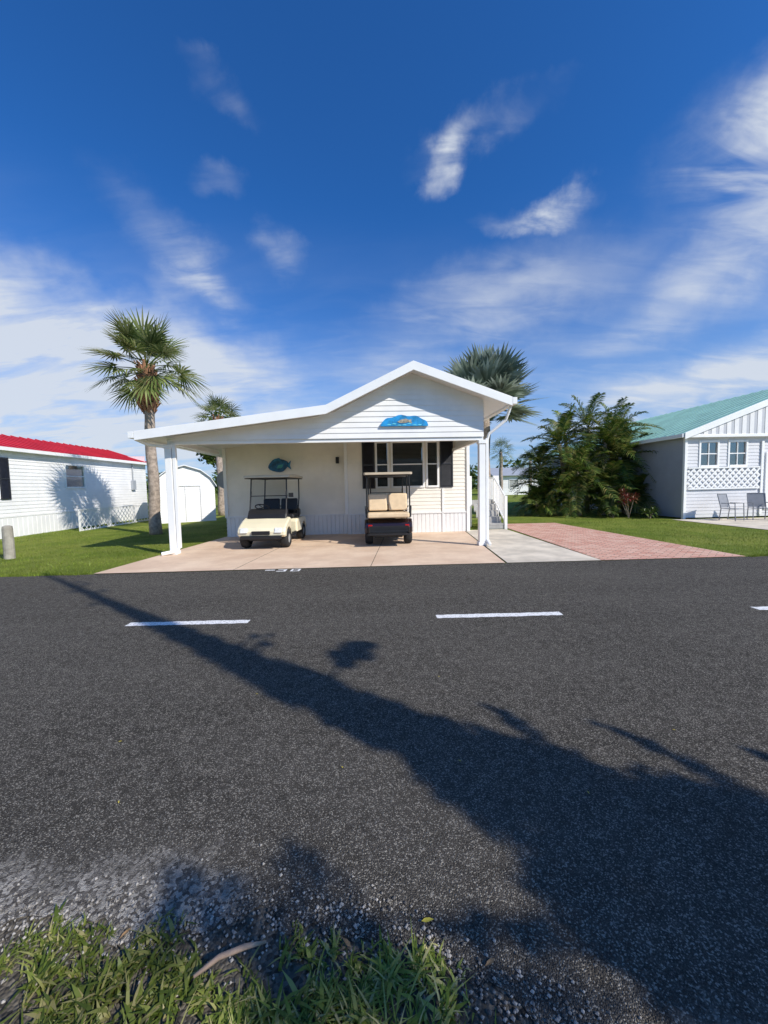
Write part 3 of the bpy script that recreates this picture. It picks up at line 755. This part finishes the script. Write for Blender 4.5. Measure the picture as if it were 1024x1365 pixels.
for k in range(26): mb.box(k*.12-.012,k*.12+.012,-.012,.012,.1,.95)
mb.box(-.05,3.1,-.02,.02,.95,1.0);mb.box(-.05,3.1,-.02,.02,.1,.14);mb.box(-.08,0,-.04,.04,0,1.1);mb.box(3.1,3.18,-.04,.04,0,1.1)
mb.obj('rail',M['trim'],RL)
def patio_chair(loc,rz):
    c=thing('patio_chair','gray metal patio chair standing by the porch wall','chair',loc,rz,'patio chairs by the porch')
    mb=MB()
    for sx_ in (-.25,.25):
        mb.tube([(sx_,-.25,0),(sx_,-.22,.62),(sx_,.2,.62)],.016,6); mb.tube([(sx_,.25,0),(sx_,.2,.42),(sx_,.33,.95)],.016,6)
    mb.tube([(-.25,.33,.95),(.25,.33,.95)],.016,6); mb.obj('frame',M['chairmetal'],c)
    mb=MB(); mb.box(-.25,.25,-.23,.2,.41,.43); mb.obj('seat',M['chairmetal'],c)
    mb=MB(); mb.add([(-.24,.2,.45),(.24,.2,.45),(.24,.33,.94),(-.24,.33,.94)],[(0,1,2,3)]); mb.obj('backrest',M['chairmetal'],c)
patio_chair((12.6,13.9,.014),20); patio_chair((13.6,13.9,.014),-25)
# ------------------------------------------------------------ palms
def fan(mb,base_,d,pl,r,nseg,droop,mi=0,mp=1,wid=.05,span=115):
    d=d.normalized(); side=d.cross(Vector((0,0,1)))
    if side.length<.05: side=Vector((1,0,0))
    side.normalize()
    pts=[base_+d*pl*t+Vector((0,0,-droop*.35*pl*t*t)) for t in (0,.5,1)]
    mb.tube(pts,[.022,.016,.012],4,mp,False)
    e=pts[-1]; f=(pts[-1]-pts[-2]).normalized(); n=side.cross(f).normalized()
    tw=U(-.6,.6); side=(side*math.cos(tw)+n*math.sin(tw)).normalized(); n=side.cross(f).normalized()
    for i in range(nseg):
        a=math.radians(-span+2*span*i/(nseg-1)+U(-2,2)); v=f*math.cos(a)+side*math.sin(a)
        L=r*(.72+.28*math.cos(a))*U(.92,1.06); perp=v.cross(n).normalized()
        lift=n*(.10*L*abs(math.sin(a)))+n*U(-.02,.02)
        q0=e+v*.04; q1=e+v*L*.5+lift*.8+Vector((0,0,-droop*.10*L)); q2=e+v*L*U(.95,1.0)+lift+Vector((0,0,-droop*.5*L*U(.7,1.2)))
        w_=wid*r
        mb.add([q0-perp*w_*.25,q0+perp*w_*.25,q1+perp*w_*.6,q1-perp*w_*.6,q2],[(0,1,2,3),(3,2,4)],mi)
def sabal(label,loc,h,cr=2.0,nf=44,leaf='sabal',trunkr=.19,boots=True,nseg=26,droopk=1,stiff=False,name='palm_tree',group=None,lean=(0,0),elr=105,bn=110):
    t=thing(name,label,'palm tree',loc,U(0,360),group)
    mb=MB(); pts=[];rs=[]
    for k in range(15):
        f=k/14; pts.append((lean[0]*f*f+.03*math.sin(k),lean[1]*f*f,h*f-.05)); rs.append(trunkr*(1.1-.25*f+.15*math.exp(-f*14))*(1+.05*(k%2)))
    mb.tube(pts,rs,14); mb.obj('trunk',M['bark'],t,smooth=True)
    top=Vector((lean[0],lean[1],h))
    if boots:
        mb=MB(); 
        for k in range(bn):
            a=k*2.4; z=h-1.45+1.5*k/bn; r0=trunkr*(.95+.5*math.sin(math.pi*min(1,(k/bn)*1.15)**1.3)); d=Vector((math.cos(a),math.sin(a),0)); p=top+d*r0; p.z=z
            q=p+d*U(.08,.2)+Vector((0,0,U(.16,.32))); s_=Vector((-d.y,d.x,0))*.05
            mb.add([p-s_,p+s_,q+s_*.7,q-s_*.7,p-s_+d*.04-Vector((0,0,.02)),p+s_+d*.04-Vector((0,0,.02)),q+s_*.6+d*.03,q-s_*.6+d*.03],[(0,1,2,3),(4,7,6,5),(0,4,5,1),(1,5,6,2),(2,6,7,3),(3,7,4,0)])
        mb.obj('leaf_base',M['boot'],t)
    mb=MB()
    for k in range(nf):
        f=(k+.5)/nf; el=math.radians(78-elr*f**.9) if not stiff else math.radians(84-98*f)
        a=k*2.39996+U(-.3,.3)*(0 if stiff else 1); d=Vector((math.cos(a)*math.cos(el),math.sin(a)*math.cos(el),math.sin(el)))
        if stiff: fan(mb,top+Vector((0,0,.15-.25*f)),d,cr*U(.46,.54),cr*U(.50,.56),nseg,.12,0,1,span=100,wid=.10)
        else: fan(mb,top+Vector((0,0,.15-.25*f)),d,cr*U(.40,.58),cr*U(.44,.56),nseg,(.25+.5*f)*droopk,0,1,span=118,wid=.05)
    mb.obj('crown',[M[leaf],M['areca']],t)
    return t
sabal('tall cabbage palm with shaggy trunk top beside the driveway',(-7.98,13.4,0),5.62,2.0,36,elr=102,trunkr=.165,droopk=.8)
sabal('smaller cabbage palm behind the carport',(-9.45,22.5,0),5.5,1.7,30,nseg=18,boots=True)
sabal('silvery fan palm with broad stiff leaves beside the house',(4.55,17.3,0),4.75,2.75,34,leaf='bismarck',nseg=26,stiff=True,trunkr=.24,boots=False)
sabal('distant cabbage palm beyond the far lawn',(12.8,42,0),5.0,1.8,24,nseg=12,boots=False,group='distant palms')
sabal('distant cabbage palm beyond the far lawn',(17.5,46,0),4.2,1.8,24,nseg=12,boots=False,group='distant palms')
def pinnate(mb,b,d,L,droop,nl=24,ll=.42,mi=0,mp=1,wd=.03):
    d=d.normalized(); side=d.cross(Vector((0,0,1)))
    if side.length<.05: side=Vector((1,0,0))
    side.normalize(); pts=[]
    n=7
    for i in range(n+1):
        t=i/n; pts.append(b+d*L*t+Vector((0,0,-droop*L*t*t*.6)))
    mb.tube(pts,[.018*(1-.8*i/n) for i in range(n+1)],4,mp,False)
    for i in range(nl):
        t=.12+.88*i/nl; k=min(int(t*n),n-1); p=pts[k].lerp(pts[k+1],t*n-k); f=(pts[k+1]-pts[k]).normalized(); nn=side.cross(f)
        l=ll*(math.sin(math.pi*(t*.8+.12))**.6)*U(.85,1.1)
        for s_ in (-1,1):
            v=(side*s_*.85+f*.55+nn*U(.1,.45)).normalized(); q=p+v*l+Vector((0,0,-.3*l)); m_=p+v*l*.5; w_=f*wd
            mb.add([p-w_*.5,p+w_*.5,m_+w_,q,m_-w_],[(0,1,2,4),(4,2,3)],mi)
def leafball(mb,c,r,n,size,mi=0):
    c=Vector(c)
    for _ in range(n):
        v=Vector((random.gauss(0,1),random.gauss(0,1),random.gauss(0,1))).normalized()*(R()**.4)
        p=c+Vector((v.x*r[0],v.y*r[1],v.z*r[2]))
        a=Vector((random.gauss(0,1),random.gauss(0,1),random.gauss(0,.7))).normalized(); b=a.cross(Vector((random.gauss(0,1),random.gauss(0,1),random.gauss(0,1)))).normalized()
        s_=size*U(.6,1.3)
        mb.add([p-a*s_,p-b*s_*.45,p+a*s_,p+b*s_*.45],[(0,1,2,3)],mi)
def clump(label,loc,stems,name='palm_clump',nk=1.0,fill=()):
    t=thing(name,label,'palm',loc)
    tr=MB(); cr=MB()
    for (x,y,h,L,n) in stems:
        n=int(n*nk)
        ln=Vector((x,y,0))*.3; pts=[Vector((x,y,0))+ln*f*f+Vector((0,0,h*f)) for f in (0,.25,.5,.75,1)]
        tr.tube(pts,[.11,.10,.09,.09,.08],9)
        for k in range(n):
            f=(k+.5)/n; el=math.radians(82-112*f); a=k*2.4+U(-.4,.4)
            pinnate(cr,pts[-1]+Vector((0,0,-.2*f)),Vector((math.cos(a)*math.cos(el),math.sin(a)*math.cos(el),math.sin(el))),L*U(.75,1.2),.6+.5*f,26,.5,wd=.024)
    for (c,r,n) in fill: leafball(cr,c,r,n,.2)
    tr.obj('trunk',M['bark'],t,smooth=True); cr.obj('crown',[M['areca'],M['areca']],t)
    return t
random.seed(11)
stems=[(0,0,4.1,2.4,20),(-1.2,-.3,3.3,2.1,22),(1.1,.2,3.9,2.2,20),(-.4,1.0,4.0,2.3,18),(.7,-.8,2.6,2.0,20),(-.9,-1.0,2.0,1.9,20),(1.6,-.3,2.6,1.9,20),(-1.6,.4,2.4,1.8,18),(.1,-1.2,1.3,1.8,20),(1.6,.9,3.4,2.0,18),(-1.2,-1.0,1.0,1.5,18),(1.2,-1.1,1.0,1.6,20),(.3,-.6,3.3,2.0,20),(1.8,-.8,1.5,1.5,18),(-1.7,-.2,1.5,1.5,18)]
clump('dense clump of feathery date palms on the lawn',(9.85,18.6,0),stems,nk=1.1,
  fill=[((0,.6,1.5),(1.7,.6,1.4),600)])
clump('small low feathery palm beside the large palm clump',(7.1,17.8,0),[(0,0,.7,1.1,16),(.4,.3,1.1,1.1,14)])
def cordy(label,loc,n,h,mat,name='garden_plant'):
    t=thing(name,label,'plant',loc); mb=MB(); st_=MB()
    for s_ in range(n):
        tp=Vector((U(-.35,.35),U(-.2,.2),h*U(.5,1))); st_.tube([(0,0,0),tp],.012,5)
        for k in range(16):
            a=k*2.4; el=math.radians(80-6*k); d=Vector((math.cos(a)*math.cos(el),math.sin(a)*math.cos(el),math.sin(el))); L=.32; sd_=d.cross(Vector((0,0,1))).normalized()*.035
            m_=tp+d*L*.5;q=tp+d*L+Vector((0,0,-.08)); mb.add([tp,m_-sd_,q,m_+sd_],[(0,1,2,3)])
    mb.obj('leaves',mat,t); st_.obj('stem',M['bark'],t)
cordy('red-leaved ornamental shrub beside the blue-gray wall',(9.95,15.6,0),8,1.1,M['redleafplant'])
cordy('low green garden plant at the foot of the wall',(9.5,15.9,0),6,.35,M['leaf'])
cordy('low green garden plant at the foot of the wall',(10.6,15.3,0),5,.3,M['leaf'])
def tree(label,loc,h,rad,n=14,leaves=160,size=.16,name='shade_tree',group=None):
    t=thing(name,label,'tree',loc,0,group); tr=MB(); cr=MB()
    tr.tube([(0,0,0),(.1,0,h*.25),(0,.1,h*.5),(.1,0,h*.8)],[.25,.2,.15,.05],9)
    for k in range(n):
        a=k*2.4; rr=rad*U(.2,.75); z=h*U(.45,.92); p=(rr*math.cos(a),rr*math.sin(a),z)
        tr.tube([(0,0,z*.55),(p[0]*.5,p[1]*.5,z*.8),p],[.08,.05,.02],6); q=rad*U(.25,.45); leafball(cr,p,(q,q,q*.75),leaves,size)
    tr.obj('trunk',M['bark'],t,smooth=True); cr.obj('crown',M['leaf'],t)
tree('dense green shade tree behind the carport',(-12.5,30,0),7.6,3.2,16,220,.18)
tree('dense green shade tree behind the carport',(-9.2,33,0),5.9,2.6,12,200,.18)
mb=MB()
for k in range(150):
    a=-1.25+2.5*k/149; d=U(75,120); x_=math.tan(a)*80 if abs(a)<1.2 else 200*a; hh=U(3,7.5)
    leafball(mb,(x_+U(-4,4),d,hh*.5),(U(3,6),3,hh*.5),110,.7)
o=mb.obj('distant_woods',M['leaf']); o['kind']='stuff'; tag(o,'low line of distant green trees behind the lots','woods')
NH=thing('distant_home','white single-storey home beyond the lawn','house',(15,52,0),3)
mb=MB(); boards(mb,lambda s,o,z:(s,-o,z),lambda z:(0,9),0,2.6,.2); mb.box(0,9,.05,6,0,2.6); mb.obj('wall',M['whitesid'],NH)
mb=MB(); mb.prism_x([(-.5,2.6),(3,3.8),(6.5,2.6)],[(-.4,1),(9.4,1)]); mb.obj('roof',M['lightgray'],NH)
window(NH,lambda s,o,z:(s,-.03-o,z),2,3.2,1,2,'h',False)
# ------------------------------------------------------------ tree behind the viewpoint whose shadow crosses the road
random.seed(21)
TP=Vector((-6.5,7.2,0)); AX=Vector((.8,-.6,0)); PX=Vector((.6,.8,0)); Ls=14.2; K=math.tan(EL)
B=TP+AX*Ls; HT=Ls*K
ST=thing('tall_roadside_tree','tall narrow ragged tree standing on the near verge','tree',tuple(B))
tr=MB(); cr=MB()
tr.tube([(0,0,0),(.03,0,HT*.2),(0,.02,(Ls-9)*K),(0,0,(Ls-7)*K),(.01,.01,(Ls-4)*K),(0,0,HT*.985)],[.34,.28,.22,.18,.08,.02],10)
def sh(s,perp,r,n,size=.05,branch=True):
    z=(Ls-s)*K; c=PX*perp+AX*U(-.08,.08); cc=(c.x,c.y,z)
    leafball(cr,cc,(r,r,r),n,size)
    if branch: tr.tube([(0,0,z-.3*abs(perp)),(c.x*.6,c.y*.6,z-.05),cc],[.03,.015,.008],5)
s=.05
while s<12.6:
    if s<4: lo_=-(.025+.016*s);hi_=.025+.016*s
    elif s<7: lo_=-(.089+.040*(s-4)); hi_=-lo_
    elif s<8.3: lo_=-.21;hi_=.21
    elif s<9: t_=(s-8.3)/.7; lo_=-.21-.16*t_;hi_=.21+.14*t_
    elif s<10: t_=(s-9); lo_=-.37-.42*t_;hi_=.35+.2*t_
    else: lo_=-.79;hi_=.6
    w_=(hi_-lo_)/2
    for _ in range(3+int(w_*12)):
        p_=U(lo_,hi_); r_=min(.03+.3*w_,.14)
        p_=max(lo_+r_*.7,min(hi_-r_*.7,p_)); sh(s+U(-.08,.08),p_,r_,30+int(70*w_),.03 if s<7 else .042,False)
    s+=.10
for (s_,p_,r_,n_) in ((1.5,.14,.05,30),(1.9,.17,.05,30),(2.6,.18,.05,30),(2.3,-.14,.04,20),(3.3,-.17,.05,24),(6.15,.40,.04,34),(6.3,.50,.03,20),(6.45,.34,.05,44)):
    sh(s_,p_,r_,n_,.035)
for k_,p_ in enumerate((.46,.56,.66,.76,.86)): sh(7.30-.04*k_,p_,(.07,.105,.125,.115,.08)[k_],200,.035,k_==0)
def shoot(s0,p0,s1,p1,n=16,rr=.05):
    a=None
    for k in range(n):
        t=k/(n-1); s_=s0+(s1-s0)*t; p_=p0+(p1-p0)*t+.06*math.sin(math.pi*t)
        sh(s_,p_,rr*(1.1-.8*t),16,.03,False)
        z=(Ls-s_)*K; q=Vector((PX.x*p_,PX.y*p_,z))
        if a is not None: tr.tube([a,q],.006,4)
        a=q
shoot(9.0,.25,8.55,.55,20,.05); shoot(10.0,.45,9.2,.75,22,.07); shoot(10.8,.5,9.9,.95,24,.09); shoot(9.6,-.5,8.9,-.8,16,.07)
for (s_,p_,r_,n_) in ((10.6,.7,.15,160),(11,.8,.2,200),(11.6,.9,.25,240)): sh(s_,p_,r_,n_,.05)
for (s_,p_,r_,n_) in ((8.02,-1.24,.08,44),(8.15,-1.32,.13,90),(8.3,-1.2,.12,80),(8.42,-.93,.08,50),(8.55,-.98,.13,100),(8.75,-1.05,.13,100),(8.45,-1.12,.14,110),(8.7,-1.2,.14,110),(9.0,-1.0,.18,160),(9.3,-.85,.2,240)):
    sh(s_,p_,r_,n_,.035,False)
z=(Ls-8.6)*K
tr.tube([(0,0,(Ls-9.8)*K),(PX.x*-.5,PX.y*-.5,(Ls-9.3)*K),(PX.x*-1.0,PX.y*-1.0,z)],[.03,.02,.01],5)
tr.obj('trunk',M['bark'],ST); cr.obj('crown',M['shadeleaf'],ST)
# ------------------------------------------------------------ grass
random.seed(5)
def blade(mb,x,y,h,w_,lean,ang,z0=0,seg=3,mi=0):
    dx,dy=math.cos(ang),math.sin(ang); px,py=-dy*w_,dx*w_
    vs=[];
    for i in range(seg):
        t=i/seg; o=lean*t*t; ww=(1-.35*t)
        cx,cy,cz=x+dx*o,y+dy*o,z0+h*(t-.25*t*t*(lean/h if h else 0))
        vs+=[(cx-px*ww,cy-py*ww,cz),(cx+px*ww,cy+py*ww,cz)]
    vs.append((x+dx*lean,y+dy*lean,z0+h*(1-.25*min(2.5,lean/h))))
    fs=[(2*i,2*i+1,2*i+3,2*i+2) for i in range(seg-1)]+[(2*seg-2,2*seg-1,2*seg)]
    mb.add(vs,fs,mi)
mb=MB()
cnt=0
while cnt<1250:
    x=U(-2.0,.62); e=near(x)-.05+.06*math.sin(x*6+1)+.05*math.sin(x*15)+U(-.10,.03)
    y=U(.55,e) if R()<.8 else U(e-.12,e)
    if x>.05 and R()<(x-.05)*1.6: continue
    if math.sin(x*11+2)*math.sin(y*17+x*3)>.55 and R()<.8: continue
    cnt+=1
    hh=U(.022,.055)*(1.15 if y<e-.1 else .75)
    wide=R()<.35
    for k in range(random.randint(6,12)):
        a=U(0,6.28); h=hh*U(.6,1.3); blade(mb,x+U(-.02,.02),y+U(-.02,.02),h,U(.0045,.008) if wide else U(.0022,.0045),h*U(.4,1.9),a,.004)
o=mb.obj('verge_grass',M['grass']); o['kind']='stuff'; tag(o,'coarse sunlit grass tufts at the edge of the asphalt','grass')
mb=MB()
def inlawn(x,y):
    if y<far(x)+.02: return False
    if y<12.4 and -5.42+(y-7)*.07<x<7.0-(y-7.3)*.085: return False
    if 4.0<x<6.9-(y-7.3)*.08 and y<14.35: return False
    if x>10.9 and y>9.9: return False
    return True
c=0
while c<52000:
    y=7+ (R()**1.5)*9; x=U(-14,15)
    if not inlawn(x,y): continue
    c+=1; h=U(.02,.05); a=U(0,6.28); w_=U(.003,.006); lx_=U(-.03,.03);ly_=U(-.03,.03)
    mb.add([(x-math.cos(a)*w_,y-math.sin(a)*w_,0),(x+math.cos(a)*w_,y+math.sin(a)*w_,0),(x+lx_,y+ly_,h)],[(0,1,2)])
for i in range(9000):
    x=U(-13,14); 
    if -5.45<x<6.98: continue
    y=far(x)+U(-.03,.12)+.03*math.sin(x*7); h=U(.03,.07); a=U(0,6.28); w_=U(.003,.006)
    mb.add([(x-math.cos(a)*w_,y-math.sin(a)*w_,0),(x+math.cos(a)*w_,y+math.sin(a)*w_,0),(x+U(-.03,.03),y+U(-.05,.03),h)],[(0,1,2)])
o=mb.obj('lawn_grass',M['lawnblade']); o['kind']='stuff'; tag(o,'short mown green lawn beside the driveway','grass')
mb=MB()
for i in range(2600):
    x=U(-1.9,1.6); y=near(x)+random.gauss(0.0,.08)
    r=U(.0025,.008); 
    vs=[(x+r*U(.7,1.2),y,.012),(x,y+r*U(.7,1.2),.012),(x-r*U(.7,1.2),y,.012),(x,y-r*U(.7,1.2),.012),(x,y,.012+r*.8),(x,y,.005)]
    mb.add(vs,[(0,1,4),(1,2,4),(2,3,4),(3,0,4),(1,0,5),(2,1,5),(3,2,5),(0,3,5)])
o=mb.obj('gravel',M['pebble']); o['kind']='stuff'; tag(o,'loose pale gravel along the broken asphalt edge','gravel')
def leafobj(x,y,s,rz,mat,label):
    mb=MB(); pr=[(-1,0,0),(-.4,.32,.08),(.3,.28,.12),(1,0,.05),(.3,-.28,.1),(-.4,-.32,.06)]
    mb.add([(a*s,b*s,c*s) for a,b,c in pr]+[(0,0,.0)],[(i,(i+1)%6,6) for i in range(6)])
    o=mb.obj('fallen_leaf',mat); o.location=(x,y,.018); o.rotation_euler=(0,0,rz); tag(o,label,'leaf','fallen leaves on the asphalt')
leafobj(.12,1.22,.022,.1,M['yellowleaf'],'yellow fallen leaf at the asphalt edge')
for (x,y) in ((-1.3,1.75),(.38,1.98),(-.25,1.95),(-1.6,2.2),(.95,1.75),(-.95,2.7),(.4,2.9),(1.7,2.2)): leafobj(x,y,U(.008,.013),U(0,6),M['yellowleaf'],'small yellow leaf lying on the asphalt')
for (x,y) in ((-.9,1.2),(-.15,1.16),(.3,1.1)): leafobj(x,y,.02,U(0,6),M['brownleaf'],'curled brown leaf in the verge')
mb=MB(); mb.tube([(-.60,1.06,.045),(-.54,1.10,.055),(-.47,1.125,.055),(-.41,1.15,.04)],[.005,.008,.008,.004],8); o=mb.obj('dry_stick',M['stick'],smooth=True); tag(o,'curved pale dry stick lying in the grass','stick')
